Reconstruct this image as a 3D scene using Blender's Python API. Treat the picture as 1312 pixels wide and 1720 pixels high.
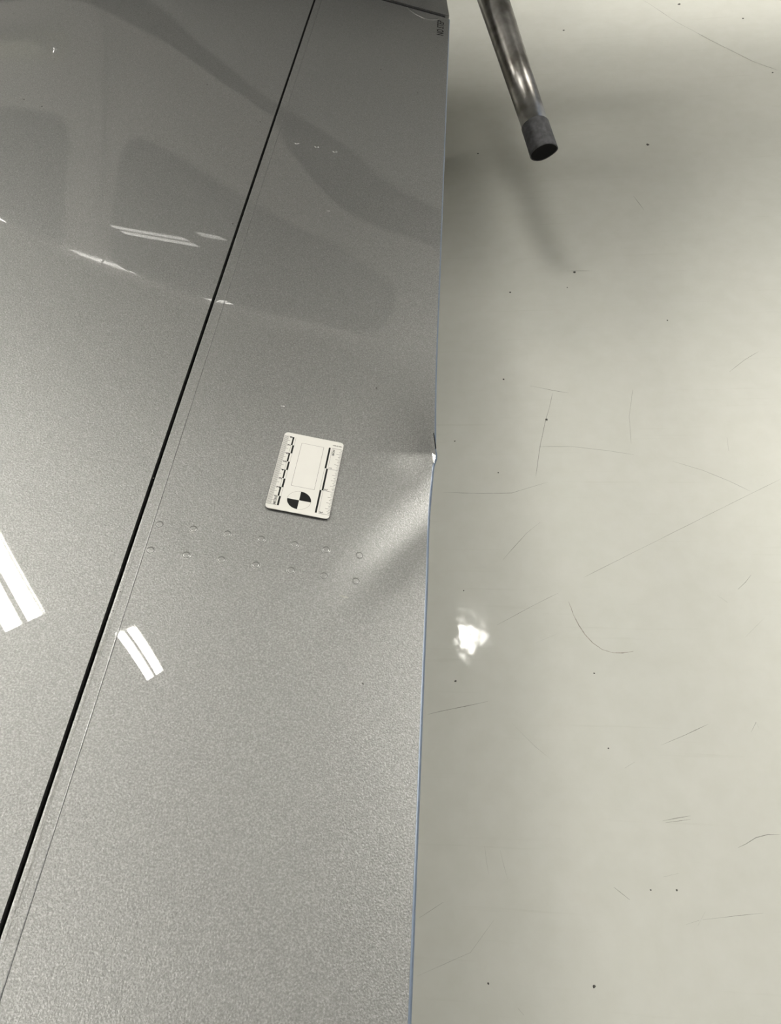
import bpy, bmesh, math, random
import numpy as np
from mathutils import Matrix, Vector

for _o in list(bpy.data.objects):
    bpy.data.objects.remove(_o, do_unlink=True)
SC = bpy.context.scene
COL = SC.collection

# ------------------------------------------------------------------ camera
cam_data = bpy.data.cameras.new('camera')
cam = bpy.data.objects.new('camera', cam_data)
COL.objects.link(cam)
cam_data.sensor_fit = 'HORIZONTAL'
cam_data.sensor_width = 36.0
cam_data.lens = 1180.0 / 1312.0 * 36.0
cam_data.clip_start = 0.01
cam.matrix_world = Matrix(((0.99350758, 0.00370982, 0.11370541, 0.14243409),
                           (0.05441949, 0.86220712, -0.50362426, -0.33137904),
                           (-0.09990597, 0.50654232, 0.85640743, 1.29994833),
                           (0, 0, 0, 1)))
SC.camera = cam

# ------------------------------------------------------------------ world, exposure
world = bpy.data.worlds.new('daylight')
SC.world = world
world.use_nodes = True
bg = world.node_tree.nodes['Background']
bg.inputs[0].default_value = (0.55, 0.72, 1.0, 1)
bg.inputs[1].default_value = 0.8
SC.view_settings.view_transform = 'Standard'
SC.view_settings.look = 'None'
SC.view_settings.gamma = 1.0
SC.view_settings.use_curve_mapping = False
SC.view_settings.exposure = 0.0
LAMP = 74.0            # radiance of the ceiling tubes
LAMP_COL = (1.0, 0.975, 0.905)
CEIL_Z = 5.62
LAMP_Z = 5.5
# ceiling fixtures: (x, y, size), first two from their reflections, the rest unseen, added to fit the light; turned 45 degrees, the aircraft is parked askew
def dw(d, w):
    return ((d + w) * 0.70711, (w - d) * 0.70711)
FIXTURES = [(-1.19, 2.71, 0), (0.03, 2.27, 1), (-1.75, 9.6, 2), (-0.8, 7.6, 0),
            (7.5, 2.5, 2), (5.5, 2.3, 2), (4.3, 4.1, 0), (4.55, 5.3, 0), (5.45, 4.3, 2), (-6.6, -0.6, 2), (-5.0, 3.6, 0), (-3.2, 3.7, 0),
            (-4.0, 2.3, 0), (-3.6, 1.3, 0), (-4.9, -0.9, 2), (-0.65, -0.75, 0), (0.0, -1.95, 1)]

# ------------------------------------------------------------------ helpers
def link(o, parent=None):
    COL.objects.link(o)
    if parent is not None:
        o.parent = parent
    return o

def mesh(name, verts, faces, mat, parent=None, smooth=False):
    me = bpy.data.meshes.new(name)
    me.from_pydata([tuple(v) for v in verts], [], faces)
    me.update()
    if smooth:
        me.polygons.foreach_set('use_smooth', [True] * len(me.polygons))
    if mat is not None:
        me.materials.append(mat)
    return link(bpy.data.objects.new(name, me), parent)

def empty(name, loc=(0, 0, 0), parent=None):
    o = bpy.data.objects.new(name, None)
    o.location = loc
    o.empty_display_size = 0.05
    return link(o, parent)

def tag(o, label=None, cat=None, group=None, kind=None):
    if label: o['label'] = label
    if cat: o['category'] = cat
    if group: o['group'] = group
    if kind: o['kind'] = kind
    return o

class MB:
    def __init__(s): s.v = []; s.f = []
    def add(s, v, f):
        n = len(s.v); s.v += [tuple(p) for p in v]; s.f += [tuple(i + n for i in q) for q in f]
    def box(s, x0, x1, y0, y1, z0, z1):
        v = [(x, y, z) for z in (z0, z1) for y in (y0, y1) for x in (x0, x1)]
        s.add(v, [(0, 2, 3, 1), (4, 5, 7, 6), (0, 1, 5, 4), (2, 6, 7, 3), (0, 4, 6, 2), (1, 3, 7, 5)])
    def rect(s, x0, y0, x1, y1, z):
        s.add([(x0, y0, z), (x1, y0, z), (x1, y1, z), (x0, y1, z)], [(0, 1, 2, 3)])
    def grid(s, P, flip=False):
        nu, nv = len(P), len(P[0])
        f = []
        for i in range(nu - 1):
            for j in range(nv - 1):
                q = (i * nv + j, (i + 1) * nv + j, (i + 1) * nv + j + 1, i * nv + j + 1)
                f.append(q[::-1] if flip else q)
        s.add([p for r in P for p in r], f)
    def loft(s, rings, cap0=True, cap1=True):
        n = len(rings[0]); f = []
        for i in range(len(rings) - 1):
            for j in range(n):
                k = (j + 1) % n
                f.append((i * n + j, i * n + k, (i + 1) * n + k, (i + 1) * n + j))
        if cap0: f.append(tuple(range(n))[::-1])
        if cap1: f.append(tuple((len(rings) - 1) * n + j for j in range(n)))
        s.add([p for r in rings for p in r], f)
    def build(s, name, mat, parent=None, smooth=False):
        return mesh(name, s.v, s.f, mat, parent, smooth)

# ------------------------------------------------------------------ materials
def newmat(name):
    m = bpy.data.materials.new(name); m.use_nodes = True
    nt = m.node_tree
    return m, nt, nt.nodes['Principled BSDF']

def mixcol(nt, fac, a, b, blend='MIX'):
    n = nt.nodes.new('ShaderNodeMix'); n.data_type = 'RGBA'; n.blend_type = blend
    for i, s in ((0, fac), (6, a), (7, b)):
        if isinstance(s, bpy.types.NodeSocket): nt.links.new(s, n.inputs[i])
        elif i == 0: n.inputs[0].default_value = s
        else: n.inputs[i].default_value = (*s, 1) if len(s) == 3 else s
    return n.outputs[2]

def noise(nt, scale, detail=2, rough=0.5, vec=None, obj=True):
    n = nt.nodes.new('ShaderNodeTexNoise')
    n.inputs['Scale'].default_value = scale
    n.inputs['Detail'].default_value = detail
    n.inputs['Roughness'].default_value = rough
    if vec is None:
        tc = nt.nodes.new('ShaderNodeTexCoord'); vec = tc.outputs['Object']
    nt.links.new(vec, n.inputs['Vector'])
    return n

def ramp(nt, src, stops):
    r = nt.nodes.new('ShaderNodeValToRGB')
    e = r.color_ramp.elements
    while len(e) < len(stops): e.new(0.5)
    for el, (p, c) in zip(e, stops):
        el.position = p; el.color = (*c, 1) if len(c) == 3 else c
    nt.links.new(src, r.inputs[0])
    return r.outputs[0]

def bump(nt, src, strength, dist):
    b = nt.nodes.new('ShaderNodeBump')
    b.inputs['Strength'].default_value = strength
    b.inputs['Distance'].default_value = dist
    nt.links.new(src, b.inputs['Height'])
    return b.outputs[0]

def plain(name, col, rough=0.5, metal=0.0, var=0.06, scale=40, coat=0.0, spec=0.5):
    m, nt, p = newmat(name)
    n = noise(nt, scale, 3)
    a = tuple(max(0, c * (1 - var)) for c in col); b = tuple(min(1, c * (1 + var)) for c in col)
    nt.links.new(ramp(nt, n.outputs[0], [(0.3, a), (0.7, b)]), p.inputs['Base Color'])
    p.inputs['Roughness'].default_value = rough
    p.inputs['Metallic'].default_value = metal
    p.inputs['Coat Weight'].default_value = coat
    p.inputs['Coat Roughness'].default_value = 0.03
    p.inputs['Specular IOR Level'].default_value = spec
    return m

# silver metallic lacquer: rough flake base under a clear coat
def silver():
    m, nt, p = newmat('silver_metallic_paint')
    fl = noise(nt, 820, 2, 0.6)
    col = ramp(nt, fl.outputs[0], [(0.30, (0.20, 0.20, 0.196)), (0.52, (0.26, 0.26, 0.255)), (0.72, (0.355, 0.355, 0.347))])
    nt.links.new(col, p.inputs['Base Color'])
    p.inputs['Metallic'].default_value = 1.0
    p.inputs['Specular Tint'].default_value = (0.12, 0.12, 0.12, 1)
    p.inputs['Roughness'].default_value = 0.46
    fb = noise(nt, 900, 1, 0.5)
    nt.links.new(bump(nt, fb.outputs[0], 0.35, 0.0006), p.inputs['Normal'])
    p.inputs['Coat Weight'].default_value = 1.0
    p.inputs['Coat Roughness'].default_value = 0.012
    p.inputs['Coat IOR'].default_value = 1.5
    return m
M_SILVER = silver()

def floor_mat():
    m, nt, p = newmat('white_epoxy_floor')
    big = noise(nt, 1.3, 4, 0.55)
    fine = noise(nt, 22, 4, 0.6)
    c1 = ramp(nt, big.outputs[0], [(0.3, (0.59, 0.592, 0.548)), (0.7, (0.64, 0.638, 0.59))])
    c2 = ramp(nt, fine.outputs[0], [(0.35, (0.965, 0.965, 0.955)), (0.65, (1, 1, 1))])
    # faint rubbed streaks
    tc = nt.nodes.new('ShaderNodeTexCoord'); mp = nt.nodes.new('ShaderNodeMapping')
    mp.inputs['Rotation'].default_value = (0, 0, 0.5); mp.inputs['Scale'].default_value = (3, 90, 1)
    nt.links.new(tc.outputs['Object'], mp.inputs[0])
    st = noise(nt, 1.0, 3, 0.6, mp.outputs[0])
    c3 = ramp(nt, st.outputs[0], [(0.62, (1, 1, 1)), (0.8, (0.93, 0.93, 0.915))])
    c = mixcol(nt, 1.0, mixcol(nt, 1.0, c1, c2, 'MULTIPLY'), c3, 'MULTIPLY')
    nt.links.new(c, p.inputs['Base Color'])
    rr = ramp(nt, fine.outputs[0], [(0.3, (0.05,) * 3), (0.7, (0.10,) * 3)])
    nt.links.new(rr, p.inputs['Roughness'])
    p.inputs['IOR'].default_value = 1.5
    wv = noise(nt, 16, 2, 0.5)
    nt.links.new(bump(nt, wv.outputs[0], 0.30, 0.0025), p.inputs['Normal'])
    return m
M_FLOOR = floor_mat()
M_WHITE_PAINT = plain('fuselage_white_paint', (0.50, 0.475, 0.457), 0.14, 0, 0.02, 3, 0, 0.3)
M_GREY_PAINT = plain('fuselage_grey_paint', (0.40, 0.393, 0.387), 0.14, 0.0, 0.03, 3, 0, 0.3)
M_STRIPE = plain('stripe_dark_grey', (0.012, 0.012, 0.012), 0.14, 0, 0.05, 5, 0, 0.3)
M_GLASS = plain('tinted_window', (0.02, 0.022, 0.025), 0.03, 0, 0.05, 5, 0)
M_SEAM = plain('door_seam', (0.03, 0.03, 0.03), 0.7)
M_BLACK = plain('gap_shade_black', (0.004, 0.004, 0.005), 0.8, spec=0.1)  # near-black for gaps, their shade is put into the colour
M_DARKRUB = plain('grey_rubber', (0.042, 0.042, 0.046), 0.62, 0, 0.5, 120)
M_CAP = plain('black_plastic_cap', (0.004, 0.004, 0.0045), 0.7, spec=0.08)
M_INK = plain('black_ink', (0.008, 0.008, 0.008), 0.6, spec=0.12)
M_CARD = plain('white_card_plastic', (0.53, 0.52, 0.49), 0.32, 0, 0.015, 60)
M_GREYINK = plain('fine_grey_ink', (0.03, 0.03, 0.03), 0.6, spec=.15)
M_WALL = plain('hangar_wall_white', (0.22, 0.215, 0.20), 0.6, 0, 0.04, 1.5)
M_CEIL = plain('ceiling_panel_grey', (0.34, 0.335, 0.315), 0.7, 0, 0.04, 1.5)
M_BEAM = plain('ceiling_beam_paint', (0.5, 0.49, 0.46), 0.6)
M_HOUS = plain('fixture_white_steel', (0.8, 0.8, 0.78), 0.4)
M_SCUFF = plain('scuff_grey', (0.24, 0.24, 0.215), 0.4, 0, 0.25, 300)
M_SCUFFL = plain('scuff_light', (0.38, 0.38, 0.345), 0.3, 0, 0.15, 300)
M_SCUFFB = plain('scuff_brown', (0.29, 0.265, 0.23), 0.4, 0, 0.35, 200)
M_SPECK = plain('dirt_dark', (0.05, 0.048, 0.042), 0.7, 0, 0.3, 500)
M_TYRE = plain('tyre_rubber', (0.02, 0.02, 0.02), 0.8)
M_FRAME = plain('window_frame_aluminium', (0.5, 0.5, 0.5), 0.4, 0.8)

def tube_metal():
    m, nt, p = newmat('worn_polished_steel')
    n = noise(nt, 9, 4, 0.6)
    nt.links.new(ramp(nt, n.outputs[0], [(0.40, (0.16, 0.15, 0.135)), (0.60, (0.42, 0.41, 0.40))]), p.inputs['Base Color'])
    p.inputs['Metallic'].default_value = 1.0
    n2 = noise(nt, 40, 3)
    nt.links.new(ramp(nt, n2.outputs[0], [(0.3, (0.30,) * 3), (0.7, (0.38,) * 3)]), p.inputs['Roughness'])
    return m
M_TUBE = tube_metal()

def lamp_mat():
    m = bpy.data.materials.new('lit_lamp_tube'); m.use_nodes = True
    nt = m.node_tree; nt.nodes.clear()
    e = nt.nodes.new('ShaderNodeEmission'); o = nt.nodes.new('ShaderNodeOutputMaterial')
    e.inputs[0].default_value = (*LAMP_COL, 1); e.inputs[1].default_value = LAMP
    nt.links.new(e.outputs[0], o.inputs[0])
    return m
M_LAMP = lamp_mat()

def pane_mat():
    m, nt, p = newmat('clear_pane')
    p.inputs['Base Color'].default_value = (0.9, 0.95, 1, 1)
    p.inputs['Transmission Weight'].default_value = 1.0
    p.inputs['Roughness'].default_value = 0.0
    p.inputs['IOR'].default_value = 1.0
    return m
M_PANE = pane_mat()

FLOOR_LINES=[([(0.3315, 0.2289), (0.336, 0.214), (0.3385, 0.2017), (0.3469, 0.1798), (0.3576, 0.1608), (0.3705, 0.1444), (0.3868, 0.1319), (0.4057, 0.1253), (0.423, 0.1256), (0.4428, 0.1295)],0.00165,'b'),
([(0.4558, -0.1622), (0.5018, -0.1521)],0.00114,'d'),
([(0.4601, -0.1647), (0.5009, -0.1576)],0.00095,'d'),
([(0.5685, -0.1972), (0.5805, -0.1915), (0.599, -0.181), (0.6184, -0.1757), (0.6377, -0.1749)],0.00102,'d'),
([(0.3669, -0.2634), (0.3746, -0.2689), (0.3899, -0.2797)],0.00148,'d'),
([(0.4693, -0.0402), (0.5119, -0.0216), (0.5552, -0.0008)],0.00090,'d'),
([(0.0617, 0.0015), (0.0856, 0.0077), (0.1726, 0.0286)],0.00120,'d'),
([(0.488, -0.3101), (0.5027, -0.2901)],0.00072,'d'),
([(0.4704, -0.3095), (0.4918, -0.3028)],0.00080,'d'),
([(0.4964, -0.3017), (0.5507, -0.2932), (0.5893, -0.2879)],0.00062,'d'),
([(0.163, -0.2123), (0.1656, -0.2344), (0.1692, -0.2544)],0.00078,'l'),
([(0.1884, -0.2183), (0.1937, -0.2393), (0.1998, -0.2607)],0.00077,'l'),
([(0.0574, -0.3229), (0.0961, -0.2983)],0.00077,'d'),
([(0.2098, -0.4318), (0.2183, -0.44)],0.00132,'d'),
([(0.7537, 2.5302), (0.7995, 2.4471), (0.843, 2.3632), (0.889, 2.2972), (0.933, 2.2296), (0.9868, 2.1554), (1.0358, 2.0878), (1.0981, 2.0272)],0.00166,'d'),
([(0.5963, 1.4537), (0.6069, 1.4217), (0.6174, 1.3902)],0.00142,'d'),
([(0.3323, 0.7535), (0.323, 0.7097), (0.313, 0.6755), (0.2975, 0.609), (0.2828, 0.5218)],0.00106,'d'),
([(0.3937, 1.1625), (0.4571, 1.1586)],0.00120,'d'),
([(0.2815, 0.7767), (0.3355, 0.7606), (0.3689, 0.7524)],0.00136,'d'),
([(0.0833, 0.4822), (0.1668, 0.4785), (0.2303, 0.4795), (0.3073, 0.5061)],0.00088,'d'),
([(0.2932, 0.601), (0.3644, 0.5997), (0.4402, 0.5872), (0.4957, 0.5751)],0.00089,'d'),
([(0.5742, 0.5568), (0.6317, 0.5329), (0.681, 0.5053), (0.7177, 0.48)],0.00083,'d'),
([(0.3641, 0.2804), (0.4619, 0.3338), (0.5619, 0.3884), (0.6772, 0.4514), (0.7834, 0.5087)],0.00070,'d'),
([(0.1921, 0.1774), (0.2564, 0.2155), (0.3132, 0.2465)],0.00069,'d'),
([(0.2072, 0.3193), (0.2577, 0.3816), (0.287, 0.4072)],0.00097,'d'),
([(0.6528, 0.2574), (0.6688, 0.2726), (0.6827, 0.2879)],0.00175,'d'),
([(0.6123, 0.2446), (0.6283, 0.2299)],0.00109,'d'),
([(0.5142, 0.757), (0.4975, 0.6796), (0.4929, 0.6055)],0.00091,'d'),
([(0.6963, 0.6177), (0.6935, 0.5814)],0.00097,'d'),
([(0.7346, 0.8034), (0.7738, 0.8383), (0.8118, 0.8645)],0.00105,'d'),
([(0.4046, -0.0802), (0.4217, -0.0697)],0.00090,'d'),
([(0.6476, 0.161), (0.6902, 0.2005)],0.00064,'l'),
([(0.2146, -0.01), (0.2548, -0.0504), (0.2795, -0.0698)],0.00062,'l'),
([(0.2643, 0.1425), (0.3043, 0.1611)],0.00067,'l'),
([(0.4463, -0.2451), (0.4701, -0.2389)],0.00065,'d'),
([(0.0564, -0.4013), (0.1389, -0.3653), (0.1766, -0.319)],0.00056,'l'),
([(0.6243, -0.013), (0.6356, 0.0047), (0.6378, -0.0045)],0.00089,'d'),
]
FLOOR_SPECKS=[(0.3243,-0.3981,0.00225),(0.1659,-0.4039,0.00159),(0.6639,1.6852,0.00471),(0.4131,1.1568,0.00387),(0.8699,2.4806,0.00552),(1.0568,2.3519,0.00374),(0.4684,2.3675,0.00405),(1.0817,2.0159,0.00345),(0.3143,0.6755,0.00298),(0.2455,1.0913,0.00268),(0.1679,1.6923,0.00345),(0.2024,0.5321,0.00165),(0.1067,0.6192,0.00172),(0.2210,0.7988,0.00247),(0.4639,-0.2627,0.00190),(0.4236,-0.2647,0.00132),(0.1124,0.0650,0.00213),(0.1276,0.2498,0.00152),(0.3799,-0.0482,0.00146),(0.3675,0.0857,0.00172),(0.6209,0.9734,0.00201),(0.3909,1.1006,0.00191),]
SKIN_SPECKS=[(0.0527,0.1195,0.00107),(0.0664,-0.1823,0.00086),(-0.1303,0.3431,0.00132),(-0.4312,0.5349,0.00123),(-0.4045,0.5226,0.00123),(-0.1402,0.5803,0.00094),(-0.1233,-0.0275,0.00059),(-0.1315,-0.0423,0.00050),(-0.1199,-0.1350,0.00045),(-0.1204,-0.1510,0.00055),(0.0068,0.8115,0.00145),(0.0673,0.7601,0.00107),(-0.0751,0.2831,0.00059),(-0.1142,-0.2066,0.00041),(-0.2258,0.6521,0.00096),]

# ------------------------------------------------------------------ the hangar
X0, X1, Y0, Y1 = -9.0, 9.0, -8.0, 13.0
b = MB(); b.box(X0, X1, Y0, Y1, -0.1, 0.0)
floor = tag(b.build('floor', M_FLOOR), 'glossy off-white epoxy hangar floor with scuffs', None, None, 'structure')
b = MB(); b.box(X0, X1, Y0, Y1, CEIL_Z, CEIL_Z + 0.1)
tag(b.build('ceiling', M_CEIL), 'flat ceiling of the hangar above the aircraft', None, None, 'structure')
for nm, r in (('wall_front', (X0 - .1, X0, Y0 - .1, Y1 + .1)), ('wall_near', (X0, X1, Y0 - .1, Y0)), ('wall_far', (X0, X1, Y1, Y1 + .1))):
    b = MB(); b.box(*r, 0, CEIL_Z + .1)
    tag(b.build(nm, M_WALL), 'plain white painted hangar wall', None, None, 'structure')
# aft wall with a row of tall windows
b = MB()
WIN = [(-5.0, -2.2), (-1.6, 1.2), (1.8, 4.6), (5.2, 8.0)]
b.box(X1, X1 + .1, Y0 - .1, Y1 + .1, 0, 0.9)
b.box(X1, X1 + .1, Y0 - .1, Y1 + .1, 3.4, CEIL_Z + .1)
e = Y0 - .1
for a, c in WIN:
    b.box(X1, X1 + .1, e, a, 0.9, 3.4); e = c
b.box(X1, X1 + .1, e, Y1 + .1, 0.9, 3.4)
tag(b.build('wall_aft', M_WALL), 'white hangar wall with a row of windows', None, None, 'structure')
for i, (a, c) in enumerate(WIN):
    b = MB()
    for y in (a, (a + c) / 2 - .03, c - .06): b.box(X1 + .02, X1 + .08, y, y + .06, 0.9, 3.4)
    for z in (0.9, 3.34): b.box(X1 + .02, X1 + .08, a, c, z, z + .06)
    w = tag(b.build('window_%d' % (i + 1), M_FRAME), 'aluminium framed hangar window', None, None, 'structure')
    for y0_, y1_ in ((a + .06, (a + c) / 2 - .03), ((a + c) / 2 + .03, c - .06)):
        q = MB(); q.box(X1 + .045, X1 + .05, y0_, y1_, .96, 3.34)
        q.build('pane', M_PANE, w)
# ceiling beams
for k, w in enumerate((-4.6, -0.2, 3.0, 6.4)):
    b = MB()
    b.box(-7.0, 7.0, -.09, .09, -.02, 0); b.box(-7.0, 7.0, -.012, .012, 0, .10)
    o = b.build('trim_%d' % (k + 1), M_BEAM)
    x, y = dw(0.0, w); o.location = (x * .9, y, CEIL_Z - .105); o.rotation_euler = (0, 0, -math.pi / 4)
    tag(o, 'pale steel beam under the hangar ceiling', None, None, 'structure')

# ceiling lamps
def fixture():
    t = empty('ceiling_lamp')
    b = MB()
    b.box(-.62, .62, -.17, .17, .0, .08)
    b.box(-.62, .62, -.17, -.158, -.05, .0); b.box(-.62, .62, .158, .17, -.05, .0); b.box(-.62, .62, -.02, .02, -.04, 0)
    b.box(-.62, -.61, -.17, .17, -.05, .0); b.box(.61, .62, -.17, .17, -.05, .0)
    b.build('housing', M_HOUS, t)
    for s in (-1, 1):
        q = MB()
        rings = []
        for x in (-.60, .60):
            rings.append([(x, s * .085 + .055 * math.cos(a), -.004 - .036 * math.sin(a)) for a in [math.pi * j / 8 for j in range(9)]])
        q.loft(rings)
        q.build('lamp_tube', M_LAMP, t)
    return t
def copy_tree(o, parent=None):
    c = o.copy(); COL.objects.link(c); c.parent = parent
    for ch in list(o.children):
        copy_tree(ch, c)
    return c
fx = fixture()
fx2, fx3 = copy_tree(fx), copy_tree(fx)
for f_, sx, sy in ((fx2, .36, .48), (fx3, 2.0, 2.0)):
    for ch in list(f_.children):
        ch.data = ch.data.copy()
        for w in ch.data.vertices: w.co.x *= sx; w.co.y *= sy
n_used = {0: 0, 1: 0, 2: 0}
LNAMES = (('white two-tube ceiling lamp switched on, hung over the aircraft', 'ceiling lamps of the hangar'),
          ('short white ceiling lamp switched on, hung over the aircraft', 'short ceiling lamps of the hangar'),
          ('large unseen ceiling lamp added to light the floor, away from the aircraft', 'large added ceiling lamps'))  # the large size is unseen, added and scaled up for floor light
for i, (x, y, s) in enumerate(FIXTURES):
    src = (fx, fx2, fx3)[s]
    o = src if n_used[s] == 0 else copy_tree(src)
    n_used[s] += 1
    o.location = (x, y, LAMP_Z); o.rotation_euler = (0, 0, math.radians(-45))
    tag(o, LNAMES[s][0], 'lamp', LNAMES[s][1])
for o in [q for q in COL.objects if q.name.startswith('ceiling_lamp')]:
    r = MB(); r.box(-.01, .01, -.01, .01, .08, CEIL_Z - LAMP_Z)
    r.build('hanger', M_HOUS, o)

# ------------------------------------------------------------------ marks on the floor
def ribbon(pts, w, z, rnd):
    P = [Vector((x, y, 0)) for x, y in pts]
    D = []
    for i in range(len(P) - 1):
        n = max(1, int((P[i + 1] - P[i]).length / .02))
        for k in range(n): D.append(P[i].lerp(P[i + 1], k / n))
    D.append(P[-1])
    v, f = [], []
    for i, p in enumerate(D):
        t = (D[min(i + 1, len(D) - 1)] - D[max(i - 1, 0)]).normalized()
        nn = Vector((-t.y, t.x, 0))
        ww = w * .5 * (0.45 + .75 * rnd.random()) * (0.3 if i in (0, len(D) - 1) else 1)
        jit = nn * (rnd.random() - .5) * w * .5
        v += [p + nn * ww + jit + Vector((0, 0, z)), p - nn * ww + jit + Vector((0, 0, z))]
        if i: f.append((2 * i - 2, 2 * i - 1, 2 * i + 1, 2 * i))
    return v, f
rnd = random.Random(4)
for k, (pts, w, c) in enumerate(FLOOR_LINES):
    v, f = ribbon(pts, w, 0.0002, rnd)
    mesh('scuff_mark', v, f, {'d': M_SCUFF, 'l': M_SCUFFL, 'b': M_SCUFFB}[c], floor)
def blob(x, y, r, rnd, h=.4):
    n = 9
    ring = []
    for i in range(n):
        a = 2 * math.pi * i / n; rr = r * (.7 + .5 * rnd.random())
        ring.append((x + rr * math.cos(a), y + rr * math.sin(a)))
    return ring
for x, y, r in FLOOR_SPECKS:
    ring = blob(x, y, r, rnd)
    v = [(a, c, 0.0002) for a, c in ring] + [(x, y, r * .5)]
    mesh('dirt_speck', v, [(i, (i + 1) % 9, 9) for i in range(9)], M_SPECK, floor, True)

# ------------------------------------------------------------------ the aircraft
plane = empty('airplane', (0, 0.6, 0))
plane.location = (0, 0, 0)
tag(plane, 'silver metallic light aircraft, dented wing flap beside the white floor', 'airplane')

P0 = Vector((0, 0, 0.80))
NV = Vector((0.25881905, 0.09756209, 0.96098613))
SV = Vector((0.0, 0.99488605, -0.10100371))
CV = Vector((0.96592583, -0.02614168, -0.25749546))
def S3(u, v, h=0.0):
    return P0 + CV * u + SV * v + NV * h

def sstep(a, b_, x):
    t = min(1.0, max(0.0, (x - a) / (b_ - a))); return t * t * (3 - 2 * t)

U_GAP_W, U_GAP_F, U_SEAM, U_TE = -0.1252, -0.1222, -0.1118, 0.1108
def wing_h(u, v):
    # common gentle airfoil curvature forward of the hinge
    if u < -0.125:
        d = -0.125 - u
        if d < 0.5: return -0.3 * d ** 3
        return -0.0375 - 0.225 * (d - .5) - 0.125 * (d - .5) ** 2
    return 0.0

DV = 0.036
def flap_h(u, v):
    h = 0.012 * (u + 0.1118) * (0.1108 - u)
    ru = max(0.0, 0.111 - u)
    # trailing edge kicked up: long slope toward the root, short toward the tip
    dv = v - DV
    PK = 0.44 * (0.20 - DV) ** 2
    if dv >= 0:
        if v < 0.20:
            h += 0.44 * (0.20 - v) ** 2 * math.exp(-(ru / (0.036 + 1.1 * dv * dv)) ** 1.7)
    else:
        s = -dv
        sh = s - 1.25 * ru                    # dent fans out toward the rivets
        g = math.exp(-(ru / 0.060) ** 2.0)
        up = PK * math.exp(-((s / (0.040 + .35 * ru)) ** 1.25)) * math.exp(-(ru / (0.036 + 1.5 * s * s)) ** 1.7)
        dip = -0.0038 * math.exp(-((sh - 0.062) / 0.034) ** 2) * g
        h += up + dip * sstep(-.01, .025, s)
    # slack skin over the rib
    h += -0.00055 * math.tanh((v + 0.088) / 0.022) * sstep(-0.125, -0.06, u) * math.exp(-((v + .088) / .09) ** 2)
    # oil-canning between ribs
    h += 0.00035 * math.sin(v * 21.0 + 0.8) * math.sin((u + 0.125) * 13.0) * sstep(1.1, .9, v)
    return h

def flap_end(u):
    return 1.0685 + (0.1115 - u) * 0.13

def vs_list():
    L = []
    v = -1.15
    while v < -0.45: L.append(v); v += .03
    v = -0.45
    while v < 0.25: L.append(v); v += .0035
    while v < 0.95: L.append(v); v += .008
    return L
VS = vs_list()
def flap_pt(u, v, k=0.0):
    # stretch the inboard end to the skewed closing line
    if v > 0.9: v = 0.9 + (v - 0.9) * (flap_end(u) - 0.9) / (1.0685 - 0.9)
    return S3(u, v, flap_h(u, v) + k)
VF = VS + [0.95 + (1.0685 - .95) * i / 12 for i in range(13)]
UF = [U_SEAM + (U_TE - U_SEAM) * i / 74 for i in range(75)]
UF = UF[:-6] + [UF[-6] + (U_TE - UF[-6]) * i / 8 for i in range(9)]
def te_kink(u, v):
    # bit of torn edge at the dent
    if u < 0.095: return 0.0
    k = (u - .095) / .016
    return k * (-0.0014 * sstep(DV + .004, DV - .010, v) + 0.0012 * math.exp(-((v - DV) / .007) ** 2))
b = MB()
top = [[flap_pt(u + te_kink(u, v), v) for v in VF] for u in UF]
b.grid(top)
# lower skin and the closing faces
def low_h(u): return -0.0035 - (0.111 - u) / 0.235 * 0.036
VC = VF[::6] + [VF[-1]]
low = [[flap_pt(u, v, low_h(u)) for v in VC] for u in UF[::8] + [U_TE]]
b.grid(low, True)
for v in (VF[0], VF[-1]):
    b.grid([[flap_pt(u, v), flap_pt(u, v, low_h(u))] for u in UF], v > 0)
b.grid([[flap_pt(U_SEAM, v), flap_pt(U_SEAM, v, low_h(U_SEAM))] for v in VC], True)
flap = b.build('flap', M_SILVER, plane, True)
flap['label'] = 'silver wing flap with a creased dent in its trailing edge'
# rounded trailing edge strip
b = MB()
rows = []
for a in [0, 15, 35, 55, 75, 90]:
    r = 0.0021; an = math.radians(a)
    rows.append([flap_pt(U_TE + te_kink(U_TE, v) + .00005 + r * math.sin(an) * (1 + .25 * (v < DV)), v, -0.0002 - r * 1.1 * (1 - math.cos(an))) for v in VF])
rows.append([flap_pt(U_TE + te_kink(U_TE, v) + .0019, v, -0.0042) for v in VF])
b.grid(rows)
M_EDGE = plain('trailing_edge_daylit_blue', (0.11, 0.14, 0.19), 0.4, 0.3, 0.05, 200, 0.15)  # blue of reflected daylight put into the edge colour
b.build('trailing_edge', M_EDGE, flap, True)
# torn sliver in the dent
b = MB()
pts = [(0.1085, DV + .002, .0004), (0.1117, DV - .001, .0012), (0.1108, DV - .0085, .0010), (0.1088, DV - .0065, .0004)]
b.add([S3(u, v, flap_h(.11, v) + h) for u, v, h in pts] + [S3(u, v, flap_h(.11, v) + h - .0012) for u, v, h in pts],
      [(0, 1, 2, 3), (7, 6, 5, 4), (0, 4, 5, 1), (1, 5, 6, 2), (2, 6, 7, 3), (3, 7, 4, 0)])
b.build('torn_sliver', plain('bare_aluminium', (.8, .8, .78), .25, 1.0), flap)
b = MB()
pts = [(0.1096, DV + .030), (0.1102, DV + .031), (0.1124, DV + .010), (0.1118, DV + .008)]
b.add([S3(u, v, flap_h(.11, v) + .0004) for u, v in pts] + [S3(u, v, flap_h(.11, v) - .001) for u, v in pts],
      [(0, 3, 2, 1), (4, 5, 6, 7), (0, 1, 5, 4), (1, 2, 6, 5), (2, 3, 7, 6), (3, 0, 4, 7)])
b.build('crack', M_BLACK, flap)
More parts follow.
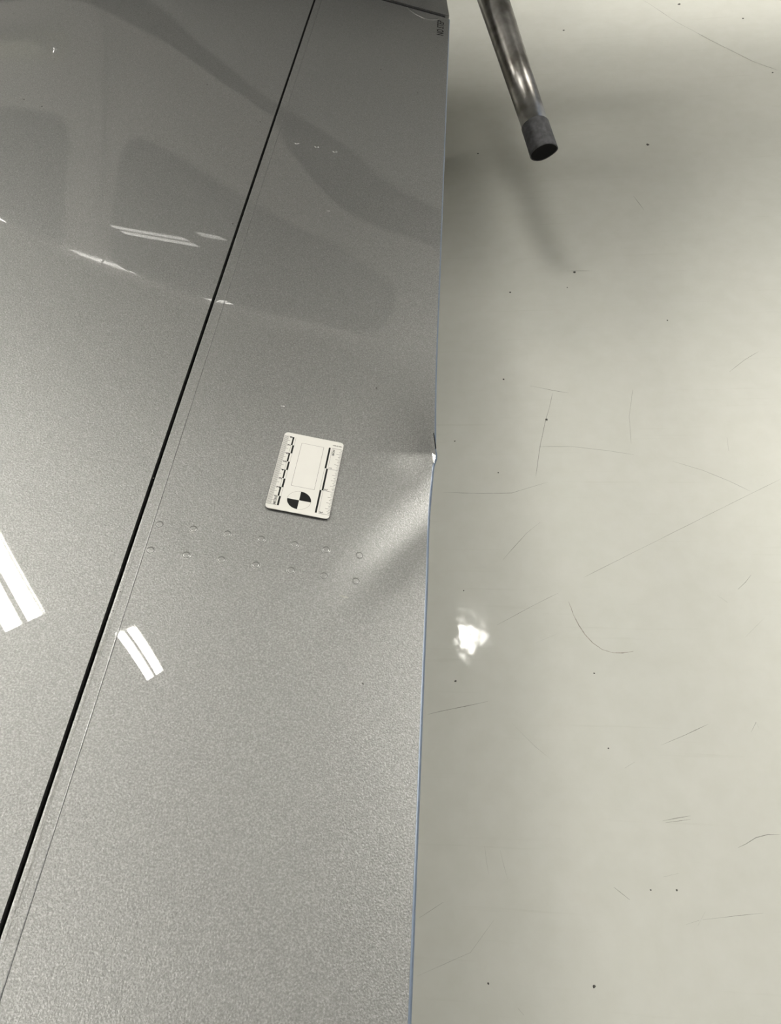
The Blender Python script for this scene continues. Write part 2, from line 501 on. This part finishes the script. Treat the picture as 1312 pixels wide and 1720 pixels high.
# nose strip between the seam and the hinge gap
b = MB()
UN = [U_GAP_F + (U_SEAM - 0.00035 - U_GAP_F) * i / 10 for i in range(11)]
def nose_h(u):
    d = max(0.0, (U_GAP_F + .0045) - u); return -0.0001 - 2.5 * d * d
def nose_pt(u, v, k=0.0): return flap_pt(u, v, nose_h(u) + k)
b.grid([[nose_pt(U_GAP_F - .0004, v, -.012) for v in VF]] + [[nose_pt(u, v) for v in VF] for u in UN] + [[nose_pt(U_SEAM - .00035, v, -.004) for v in VF]])
b.build('nose_strip', M_SILVER, flap, True)
b = MB()
b.grid([[flap_pt(u, v, -.0015) for v in VC] for u in (U_SEAM - .002, U_SEAM + .002)])
b.build('seam_shadow_strip', M_SEAM, flap)
M_STREAK = plain('dry_dirt', (0.16, 0.16, 0.15), 0.6, 0, 0.4, 300)
for k_, (u_, va, vb, w_) in enumerate(((-.1188, -.085, -.20, .0007), (-.1200, -.16, -.30, .0010), (-.1193, -.26, -.37, .0008), (-.1170, -.30, -.36, .0005))):
    vv_, ff_ = ribbon([(u_, va), (u_ + .0004, (va + vb) / 2), (u_ - .0002, vb)], w_, 0, random.Random(k_))
    mesh('dirt_streak', [nose_pt(p[0], p[1], .00008) for p in vv_], ff_, M_STREAK, flap)
# rivets
M_RING = plain('rivet_groove_dark', (0.07, 0.07, 0.065), 0.6, 0, 0.3, 900)  # dark ring coloured into the groove around each rivet head
rv = MB()
prof = [(0.0, .00011), (.0018, .00011), (.00255, .00009), (.00258, .00005), (.00302, .00005), (.0031, .00007), (.0034, .00004), (.0036, -.00008)]
rv.v = []; seg = 20
rings = [[(r * math.cos(2 * math.pi * j / seg), r * math.sin(2 * math.pi * j / seg), h) for j in range(seg)] for r, h in prof[1:]]
rv.loft(rings, False, False)
n0 = len(rv.v); rv.v.append((0, 0, prof[0][1])); rv.f += [(j, (j + 1) % seg, n0) for j in range(seg)]
rv.f = [q[::-1] if len(q) == 4 else q for q in rv.f]
RIV = [(-.1073, -.0715), (-.0807, -.0711), (-.0538, -.0709), (-.0265, -.0713), (.0005, -.0718), (.0263, -.0725), (.0538, -.0730),
       (-.1079, -.0962), (-.0806, -.0959), (-.0535, -.0957), (-.0265, -.0961), (.0012, -.0965), (.0274, -.0971), (.0531, -.0973),
       (-.0862, .5461), (-.0600, .5472), (-.0355, .5444)]
def frame_at(u, v, h=0.0, e=.0015):
    p = S3(u, v, flap_h(u, v) + h)
    du = (S3(u + e, v, flap_h(u + e, v)) - S3(u - e, v, flap_h(u - e, v))).normalized()
    dv_ = (S3(u, v + e, flap_h(u, v + e)) - S3(u, v - e, flap_h(u, v - e))).normalized()
    n = du.cross(dv_).normalized(); dv_ = n.cross(du)
    m = Matrix((du, dv_, n)).transposed().to_4x4(); m.translation = p
    return m
r0 = None
rr = random.Random(9)
for i, (u, v) in enumerate(RIV):
    if r0 is None:
        o = r0 = rv.build('rivet', M_SILVER, flap, True)
        r0.data.materials.append(M_RING)
        for k_ in range(2 * seg, 3 * seg): r0.data.polygons[k_].material_index = 1
    else:
        o = r0.copy(); link(o, flap)
    o.matrix_world = frame_at(u, v, .00006) @ Matrix.Rotation(rr.uniform(-.012, .012), 4, 'X') @ Matrix.Rotation(rr.uniform(-.012, .012), 4, 'Y')
# paint nibs and dirt on the skins
for u, v, r in ((-.0279, .4053, .0022), (-.0314, .3271, .0014), (-.0321, .0766, .0020)):
    b = MB()
    rg = [[(r * k * math.cos(2 * math.pi * j / 10), r * .7 * k * math.sin(2 * math.pi * j / 10), h) for j in range(10)] for k, h in ((1, 0), (.7, .0003), (.3, .0005))]
    b.loft(rg, False, True)
    o = b.build('paint_nib', M_SILVER, flap, True); o.matrix_world = frame_at(u, v)
for u, v, r in SKIN_SPECKS:
    ring = blob(0, 0, r, rr)
    onf = u > -0.1235
    h = (flap_h(u, v) + (nose_h(u) if u < U_SEAM else 0)) if onf else wing_h(u, v)
    o = mesh('dirt_speck', [(a, c, .00008) for a, c in ring] + [(0, 0, r * .4)], [(i, (i + 1) % 9, 9) for i in range(9)], M_SPECK, None)
    o.matrix_world = Matrix((CV, SV, NV)).transposed().to_4x4()
    mw = o.matrix_world.copy(); mw.translation = S3(u, v, h); o.matrix_world = mw
    o['_on'] = 1 if onf else 0
    o.parent = flap if onf else None
DIRT_WING = [o for o in COL.objects if o.name.startswith('dirt_speck') and o.get('_on') == 0]
# smudge below the rivets
v_, f_ = ribbon([(.0412, -.1120), (.0455, -.1137), (.0492, -.1133)], .0022, .0002, rr)
mesh('smudge', [S3(p[0], p[1], flap_h(p[0], p[1]) + .0001) for p in v_], f_, M_SCUFF, flap)
# lettering NO STEP, reading toward the root
def text_mesh(txt, size, name, mat, parent, sx=1.0, bold=0.02):
    cu = bpy.data.curves.new(name, 'FONT'); cu.body = txt; cu.size = size
    cu.align_x = 'CENTER'; cu.align_y = 'CENTER'; cu.resolution_u = 3; cu.offset = size * bold
    t = bpy.data.objects.new(name, cu); COL.objects.link(t)
    dg = bpy.context.evaluated_depsgraph_get()
    me = bpy.data.meshes.new_from_object(t.evaluated_get(dg))
    bpy.data.objects.remove(t, do_unlink=True); bpy.data.curves.remove(cu)
    for w in me.vertices: w.co.x *= sx
    me.materials.clear(); me.materials.append(mat)
    me.name = name
    return link(bpy.data.objects.new(name, me), parent)
o = text_mesh('NO STEP', 0.0165, 'lettering', M_INK, None, 0.98)
m = Matrix((SV, -CV, NV)).transposed().to_4x4(); m.translation = S3(.0968, 1.020, flap_h(.0968, 1.02) + .00025)
o.matrix_world = m; o.parent = flap
o['label'] = 'small black NO STEP lettering'
# raised crescent lip at the inboard end
b = MB()
arc = [(.035, 1.078), (.044, 1.066), (.053, 1.057), (.062, 1.0505), (.070, 1.0475), (.079, 1.048), (.087, 1.053), (.092, 1.062)]
rings = []
for i, (u, v) in enumerate(arc):
    t = Vector((arc[min(i + 1, 7)][0] - arc[max(i - 1, 0)][0], arc[min(i + 1, 7)][1] - arc[max(i - 1, 0)][1])).normalized()
    w = .0035 * (.35 if i in (0, 7) else 1)
    rings.append([S3(u - t.y * w * math.cos(a), v + t.x * w * math.cos(a), flap_h(u, v) +   .0005 * math.sin(a)) for a in [math.pi * j / 6 for j in range(7)]])
b.loft(rings)
b.build('raised_lip', M_SILVER, flap, True)

# ---- wing
def vw():
    return [-3.4, -2.6, -1.9, -1.2, -.9] + [-.6 + 1.98 * i / 100 for i in range(101)]
VW = vw()
UW = [U_GAP_W - .00 - 1.25 * (i / 60.0) ** 1.25 for i in range(61)]
def airfoil_top(u):
    d = -0.1252 - u
    return wing_h(u, 0)
LE = UW[-1]
b = MB()
def wtop(u, v):
    d = -0.1252 - u
    edge = 0.0
    # blunt nose far forward
    q = d / 1.25
    nose = -0.10 * sstep(.82, 1.0, q) ** 2
    return S3(u, v, wing_h(u, v) + edge + nose)
def wlow(u, v):
    d = -0.1252 - u; q = d / 1.25
    th = .05 + .12 * math.sin(math.pi * min(1, q * .95 + .05)) ** .8
    t = wtop(u, v)
    return t + NV * (-th * (1 - sstep(.9, 1.0, q)) - .004)
b.grid([[wtop(u, v) for v in VW] for u in UW], True)
b.grid([[wlow(u, v) for v in VW[::10] + [VW[-1]]] for u in UW[::4]])
b.grid([[wtop(U_GAP_W, v), wtop(U_GAP_W, v) - NV * .05] for v in VW])
for v in (VW[0], VW[-1]):
    b.grid([[wtop(u, v), wlow(u, v)] for u in UW], v < 0)
b.grid([[wtop(LE, v), wlow(LE, v)] for v in VW], True)
wing = b.build('wing', M_SILVER, plane, True)
for o in DIRT_WING:
    o.parent = wing
for o in COL.objects:
    if '_on' in o.keys(): del o['_on']
v_, f_ = ribbon([(-.2295, -.0600), (-.2190, -.0602), (-.2050, -.0606)], .0009, .0002, rr)
b = MB()
b.grid([[S3(u, v, -.013) for v in (-3.35, 1.36)] for u in (-.128, -.119)])
b.build('gap_shade_strip', M_BLACK, wing)  # added strip, its black stands in for shade down the hinge gap
# aileron continues the trailing edge outboard of the flap
b = MB()
UA = [U_GAP_F + (U_TE + .002 - U_GAP_F) * i / 6 for i in range(7)]
b.grid([[S3(u, v, 0) for v in (-3.4, -1.153)] for u in UA])
b.grid([[S3(u, v, low_h(u)) for v in (-3.4, -1.153)] for u in UA], True)
for u in (UA[0], UA[-1]): b.grid([[S3(u, v, 0), S3(u, v, low_h(u))] for v in (-3.4, -1.153)], u < 0)
for v in (-3.4, -1.153): b.grid([[S3(u, v, 0), S3(u, v, low_h(u))] for u in UA], v > -2)
b.build('aileron', M_SILVER, plane)
# root fairing behind the flap
b = MB()
def fair_pt(s, t, k=0.0):
    # s 0..1 front to trailing edge, t 0..1 flap end to fuselage
    v0 = 1.0790 + (.1115 - (U_GAP_F + s * .2337)) * .13
    v = v0 + t * (1.42 - v0)
    ute = .1115 - .085 * min(1, (v - 1.07) / 1.0) if v > 1.07 else .1115
    u = U_GAP_F + s * (ute - U_GAP_F)
    h = .0012 + .16 * max(0, t - .12) ** 2.2
    return S3(u, v, h + k)
ST = [i / 16 for i in range(17)]; TT = [i / 20 for i in range(21)]
b.grid([[fair_pt(s, t) for t in TT] for s in ST])
b.grid([[fair_pt(s, t, -.006 - (1 - s) * .03) for t in TT] for s in ST], True)
b.grid([[fair_pt(1, t), fair_pt(1, t, -.006)] for t in TT])
b.grid([[fair_pt(s, 0), fair_pt(s, 0, -.006 - (1 - s) * .03)] for s in ST], True)
b.build('root_fairing', M_SILVER, plane, True)

b = MB()
b.grid([[S3(u, 1.0690 + (.1115 - u) * .13, -.0016) , S3(u, 1.0840 + (.1115 - u) * .13, -.0016)] for u in (-.12, 0, .104)])
b.build('end_gap_shade', M_BLACK, flap)  # added strip, shade between flap and fairing put into its colour
# ---- fuselage
SEC = [(-3.3, .06, .98, 1.12), (-3.0, .24, .80, 1.22), (-2.4, .46, .64, 1.34), (-1.5, .59, .60, 1.52), (-.8, .63, .52, 1.84), (-.2, .62, .50, 1.90), (.4, .57, .54, 1.80), (1.2, .43, .70, 1.58), (2.5, .24, 1.0, 1.40), (4.2, .07, 1.14, 1.30)]
XS = [s[0] for s in SEC]; YC = 1.95; NE = 2.4
def herm(x, k):
    ys = [s[k] for s in SEC]
    if x <= XS[0]: return ys[0]
    if x >= XS[-1]: return ys[-1]
    i = max(j for j in range(len(XS) - 1) if XS[j] <= x)
    def sl(j):
        a, c = max(0, j - 1), min(len(XS) - 1, j + 1)
        return (ys[c] - ys[a]) / (XS[c] - XS[a])
    h = XS[i + 1] - XS[i]; t = (x - XS[i]) / h
    return (2 * t ** 3 - 3 * t * t + 1) * ys[i] + (t ** 3 - 2 * t * t + t) * h * sl(i) + (-2 * t ** 3 + 3 * t * t) * ys[i + 1] + (t ** 3 - t * t) * h * sl(i + 1)
def hull_y(x, z):
    hw, zb, zt = herm(x, 1), herm(x, 2), herm(x, 3); zc = (zb + zt) / 2; hz = (zt - zb) / 2
    q = min(.9999, abs((z - zc) / hz))
    return YC - hw * (1 - q ** NE) ** (1 / NE)
def ring(x, n=72):
    hw, zb, zt = herm(x, 1), herm(x, 2), herm(x, 3); zc = (zb + zt) / 2; hz = (zt - zb) / 2
    R = []
    for j in range(n):
        a = 2 * math.pi * j / n; c, s = math.cos(a), math.sin(a)
        R.append((x, YC + hw * math.copysign(abs(c) ** (2 / NE), c), zc + hz * math.copysign(abs(s) ** (2 / NE), s)))
    return R
b = MB()
b.loft([ring(-3.3 + 7.5 * i / 110) for i in range(111)])
fus = b.build('fuselage', M_WHITE_PAINT, plane, True)
def ip(x, T):
    if x <= T[0][0]: return T[0][1]
    for (a, c), (d, e_) in zip(T, T[1:]):
        if x <= d:
            t = (x - a) / (d - a); return c + (e_ - c) * (t * t * (3 - 2 * t) * .3 + t * .7)
    return T[-1][1]
def patch(name, x0, x1, zl, zu, mat, off=.0015, nx=40, nz=10, both=False):
    sides = (0, 1) if both else (0,)
    for s in sides:
        b = MB(); P = []
        for i in range(nx + 1):
            x = x0 + (x1 - x0) * i / nx
            a, c = zl(x), zu(x)
            row = []
            for j in range(nz + 1):
                z = a + (c - a) * j / nz
                y = hull_y(x, z) - off
                row.append((x, y if s == 0 else 2 * YC - y, z))
            P.append(row)
        b.grid(P, s == 1)
        o = b.build(name, mat, fus, True)
    return o
# swoosh stripe and the grey below it
SL = [(-1.6, .90), (-.75, .905), (-.60, .915), (-.453, .945), (-.312, .993), (-.149, 1.033), (-.082, 1.040), (.068, 1.071), (.177, 1.097), (.294, 1.100), (.6, 1.11), (1.6, 1.15), (3.0, 1.19)]
SU = [(-1.6, .955), (-.75, .962), (-.603, .970), (-.438, 1.002), (-.224, 1.045), (-.126, 1.062), (-.085, 1.115), (.008, 1.156), (.117, 1.190), (.22, 1.195), (.343, 1.197), (.6, 1.205), (1.6, 1.22), (3.0, 1.25)]
patch('stripe', -1.6, 3.0, lambda x: ip(x, SL), lambda x: ip(x, SU), M_STRIPE, .0018, 160, 6, True)
patch('lower_paint', -2.4, 3.0, lambda x: herm(x, 2) + .035 * (herm(x, 3) - herm(x, 2)), lambda x: ip(x, SL) + .004, M_GREY_PAINT, .0010, 150, 14, True)
# windows
def rnd_end(x, x0, x1, r):
    d = min(x - x0, x1 - x)
    return 1 if d >= r else math.sqrt(max(0, 1 - ((r - d) / r) ** 2))
def win(name, x0, x1, lo, hi, r):
    def zl(x):
        m_ = (lo(x) + hi(x)) / 2; return m_ + (lo(x) - m_) * (1 - r / max(.02, (hi(x) - lo(x)) / 2) * (1 - rnd_end(x, x0, x1, r)))
    def zu(x):
        m_ = (lo(x) + hi(x)) / 2; return m_ + (hi(x) - m_) * (1 - r / max(.02, (hi(x) - lo(x)) / 2) * (1 - rnd_end(x, x0, x1, r)))
    return patch(name, x0, x1, zl, zu, M_GLASS, .0022, 50, 12, True)
top_w = lambda x: ip(x, [(-1.3, 1.50), (-1.0, 1.62), (-.7, 1.67), (-.2, 1.69), (.25, 1.62)])
win('cabin_window', -1.30, -.605, lambda x: 1.225, top_w, .06)
win('cabin_window', -.465, .365, lambda x: ip(x, [(-.465, 1.212), (-.43, 1.222), (-.254, 1.253), (-.091, 1.281), (.111, 1.30), (.297, 1.362), (.37, 1.40)]), top_w, .07)
# door seam, handle, hinge cover
DS = [(.965, -.595), (.983, -.564), (1.03, -.547), (1.08, -.537), (1.2, -.520), (1.36, -.502), (1.5, -.494), (1.667, -.483), (1.72, -.50)]
def vstrip(name, pts, w, mat, off=.002):
    b = MB(); P = []
    for z, x in pts:
        P.append([(x - w / 2, hull_y(x - w / 2, z) - off, z), (x + w / 2, hull_y(x + w / 2, z) - off, z)])
    b.grid(P, True)
    return b.build(name, mat, fus)
DSs = []
for (z0, x0), (z1, x1) in zip(DS, DS[1:]):
    DSs += [(z0 + (z1 - z0) * k / 4, x0 + (x1 - x0) * k / 4) for k in range(4)]
vstrip('door_seam', DSs + [DS[-1]], .005, M_SEAM)
patch('door_seam', -1.5, -.595, lambda x: .962, lambda x: .968, M_SEAM, .0024, 30, 1)
M_HANDLE = plain('door_handle_metal', (.80, .78, .66), .25, .3, .05, 30, .5)
hz_ = lambda x: 1.067 - .03 * (x + .7)
patch('door_handle_plate', -.95, -.637, lambda x: hz_(x) - .03, lambda x: hz_(x) + .032, M_HANDLE, .003, 16, 4)
patch('door_handle_recess', -.93, -.690, lambda x: hz_(x) - .020, lambda x: hz_(x) + .020, M_GREY_PAINT, .004, 16, 4)
patch('door_handle', -.925, -.700, lambda x: hz_(x) - .016, lambda x: hz_(x) + .016, M_HANDLE, .014, 16, 4)
b = MB()
zc_ = hz_(-.664); yc_ = hull_y(-.664, zc_) - .004
b.loft([[(-.664 + .013 * math.cos(a), yc_ - d, zc_ + .013 * math.sin(a)) for a in [2 * math.pi * j / 16 for j in range(16)]] for d in (0, .006)])
b.build('door_lock', plain('chrome_lock', (.5, .5, .5), .1, 1.0), fus, True)
patch('hinge_cover', -.530, -.500, lambda x: 1.045, lambda x: 1.120, M_GREY_PAINT, .012, 6, 6)
# tail surfaces, cowl tip and undercarriage: out of the frame, they shade the floor
b = MB()
def slab(b, P, th):
    n = len(P); b.add([Vector(p) + Vector(th) for p in P] + [Vector(p) - Vector(th) for p in P],
                      [tuple(range(n)), tuple(range(2 * n - 1, n - 1, -1))] + [(i, i + n, (i + 1) % n + n, (i + 1) % n) for i in range(n)])
slab(b, [(3.1, YC, 1.30), (3.9, YC, 2.55), (4.4, YC, 2.55), (4.45, YC, 1.2)], (0, .03, 0))
b.build('fin', M_WHITE_PAINT, plane)
b = MB()
slab(b, [(3.5, YC, 1.28), (3.75, YC - 1.7, 1.3), (4.2, YC - 1.7, 1.3), (4.3, YC, 1.28), (4.2, YC + 1.7, 1.3), (3.75, YC + 1.7, 1.3)], (0, 0, .025))
b.build('tailplane', M_WHITE_PAINT, plane)
def gear(x, y, ztop, parent):
    b = MB()
    n = 20
    rr_ = .19
    b.loft([[(x + r * math.cos(2 * math.pi * j / n), y + yy, rr_ + r * math.sin(2 * math.pi * j / n)) for j in range(n)] for yy, r in ((-.06, .12), (-.055, .175), (0, .19), (.055, .175), (.06, .12))])
    w = b.build('wheel', M_TYRE, parent, True)
    b = MB()
    b.loft([[(x + a * math.cos(2 * math.pi * j / 12), y + .10 + c * math.sin(2 * math.pi * j / 12), z) for j in range(12)] for z, a, c in ((rr_, .03, .02), (ztop, .05, .03))])
    b.build('gear_leg', M_WHITE_PAINT, parent, True)
gear(-.75, .35, .84, plane)
gear(-.75, 2 * YC - .35, .80, plane)
gear(-2.5, YC - .1, .72, plane)
# starboard wing, the mirror of the other one
b = MB()
mir = lambda p: Vector((p.x, 2 * YC - p.y, p.z))
UM = UW[::6]
b.grid([[mir(wtop(u, v)) for v in (-3.4, 1.38)] for u in UM])
b.grid([[mir(wlow(u, v)) for v in (-3.4, 1.38)] for u in UM], True)
b.grid([[mir(S3(u, v, 0)) for v in (-3.4, 1.38)] for u in (U_GAP_W, U_TE)], True)
b.grid([[mir(S3(u, v, low_h(u))) for v in (-3.4, 1.38)] for u in (U_GAP_W, U_TE)])
b.build('wing', M_SILVER, plane, True)

# ---- boarding step
stp = empty('boarding_step', (0, 0, 0), plane)
A = Vector((.292, 1.023, .424)); Bp = Vector((.194, 1.352, .559))
ax = (A - Bp).normalized()
viewd = Vector((.125, .865, -.485))
side = Vector((1, 0, 0)); side = (side - ax * side.dot(ax)).normalized()
side = Matrix.Rotation(math.radians(-8), 3, ax) @ side
nrm = side.cross(ax).normalized()
if nrm.z < 0: nrm = -nrm
def sect(c, w, t, n=40, sharp=1.0):
    R = []
    for j in range(n):
        a = 2 * math.pi * j / n
        x = math.cos(a); y = math.sin(a)
        y *= (1 - .30 * max(0, x) ** 1.5)
        R.append(c + side * (x * w) + nrm * (y * t))
    return R
W0, T0 = .0262, .0225
b = MB(); L = (A - Bp).length
b.loft([sect(A - ax * s, W0 * (1 + .22 * s / .36), T0 * (1 + .22 * s / .36)) for s in (.055, .20, .35, .40)] + [sect(A - ax * .40 + q, W0 * 1.24, T0 * 1.24) for q in (Vector((-.02, .06, .045)), Vector((-.03, .10, .10)), Vector((-.03, .13, .18)), Vector((-.03, .14, .30)))], True, True)
tube = b.build('step_tube', M_TUBE, stp, True)
b = MB()
b.loft([sect(A - ax * s, W0 + d, T0 + d) for s, d in ((.066, .0), (.0655, .0018), (.064, .0024), (.03, .0026), (.003, .0030), (.001, .0032), (.0, .0026), (.0005, .0012))], True, False)
b.build('rubber_sleeve', M_DARKRUB, stp, True)
b = MB()
b.loft([sect(A - ax * s, W0 + d, T0 + d) for s, d in ((.012, .001), (.0012, .0012), (.0006, .0004))], True, True)
b.build('end_cap', M_CAP, stp)

# ------------------------------------------------------------------ scale card
cx = math.radians(-2.81)
cu_, cv_ = CV * math.cos(cx) + SV * math.sin(cx), -CV * math.sin(cx) + SV * math.cos(cx)
card = empty('scale_card')
mw = Matrix((cu_, cv_, NV)).transposed().to_4x4(); mw.translation = S3(0, 0, flap_h(0, 0) + .0012)
card.matrix_world = mw
tag(card, 'small white photo scale card with rulers lying on the silver flap', 'scale card')
def mm(x, y):          # millimetres from the card's top-left corner
    return ((x - 27) / 1000, (42.8 - y) / 1000)
def rrect(w, h, r, z, n=8):
    P = []
    for cx_, cy_, a0 in ((w - r, h - r, 0), (-w + r, h - r, 90), (-w + r, -h + r, 180), (w - r, -h + r, 270)):
        P += [(cx_ + r * math.cos(math.radians(a0 + 90 * k / n)), cy_ + r * math.sin(math.radians(a0 + 90 * k / n)), z) for k in range(n + 1)]
    return P
b = MB()
b.loft([rrect(.0267, .0425, .0032, 0), rrect(.027, .0428, .0035, .0002), rrect(.027, .0428, .0035, .0006), rrect(.0268, .0426, .0033, .0008)])
body = b.build('card_body', M_CARD, card)
Z = .00086
def one_bar(x0, y0, x1, y1):
    q = Ink(); q.r(x0, y0, x1, y1); q.build('ruler_bar', M_INK, card)
class Ink(MB):
    def r(s, x0, y0, x1, y1, z=Z):
        a, c = mm(x0, y1), mm(x1, y0); s.rect(a[0], a[1], c[0], c[1], z)
# centimetre ruler on the left
g = Ink()
y0 = 81.2
for i in range(8):
    yb, yt = y0 - i * 9.6, y0 - (i + 1) * 9.6
    yb, yt = y0 - i * 9.58, y0 - (i + 1) * 9.58
    if i % 2 == 0: one_bar(9.3, yt, 10.9, yb)
    else: one_bar(7.9, yt, 9.3, yb)
g.r(6.1, y0 - .15, 10.9, y0 + .1); g.r(10.75, y0 - 76.6, 10.9, y0); g.r(7.9, y0 - 76.6, 8.05, y0)
for i in range(81):
    y = y0 - i * .958
    x1 = 7.6 if i % 10 == 0 else (6.2 if i % 5 == 0 else 4.4)
    g.r(.25, y - .15, x1, y + .15)
# inch ruler on the right
for i in range(3):
    yt, yb = 8.6 + i * 24.3, 8.6 + (i + 1) * 24.3
    if i % 2 == 0: one_bar(41.4, yt, 43.0, yb)
    else: one_bar(43.0, yt, 44.6, yb)
g.r(44.45, 8.6, 44.6, 81.5); g.r(41.4, 8.6, 41.55, 81.5)
for i in range(49):
    y = 8.6 + i * 24.3 / 16
    x0 = 44.6 if i % 16 == 0 else (49.2 if i % 4 == 0 else (51.0 if i % 2 == 0 else 51.8))
    g.r(x0, y - .15, 53.8, y + .15)
# label frame
for q in ((16.8, 9.5, 37.0, 9.7), (16.8, 58.2, 37.0, 58.4), (16.8, 9.5, 17.0, 58.4), (36.8, 9.5, 37.0, 58.4)): g.r(*q)
# target
ccx, ccy, R_ = 26.4, 72.2, 10.1
def arcp(a): p = mm(ccx, ccy); return (p[0] + R_ / 1000 * math.cos(a), p[1] + R_ / 1000 * .93 * math.sin(a), Z)
t = MB()
for a0 in (0, 180):
    P = [mm(ccx, ccy) + (Z,)] + [arcp(math.radians(a0 + 90 * i / 16)) for i in range(17)]
    t.add(P, [(0, i, i + 1) for i in range(1, 17)])
t.build('target_quadrants', M_INK, card)
for i in range(48):
    a, c = 2 * math.pi * i / 48, 2 * math.pi * (i + 1) / 48
    p, q = arcp(a), arcp(c); m0 = mm(ccx, ccy); s = .985
    ins = lambda r: (m0[0] + (r[0] - m0[0]) * s, m0[1] + (r[1] - m0[1]) * s, Z)
    g.add([p, q, ins(q), ins(p)], [(0, 1, 2, 3)])
tag(g.build('ruler_ticks', M_GREYINK, card), kind='stuff')
def ctext(txt, size, x, y, rot, sx=1.0, mat=M_INK, nm='digit'):
    o = text_mesh(txt, size / 1000, nm, mat, card, sx)
    p = mm(x, y); o.location = (p[0], p[1], Z + .00004); o.rotation_euler = (0, 0, math.radians(rot))
for i in range(1, 9):
    ctext(str(i), 3.6, 6.7, y0 - i * 9.58 + .7, 90)
ctext('METRIC', 2.7, 7.0, 76.4, 90, .95, M_INK, 'lettering')
for i in range(1, 4):
    ctext(str(i), 3.6, 46.4, 8.6 + i * 24.3 - 1.4, -90)
ctext('INCHES', 2.6, 46.2, 13.6, -90, .8, M_INK, 'lettering')
ctext('LPSS-02-9801', 1.7, 48.7, 5.2, 0, .9, M_INK, 'lettering')
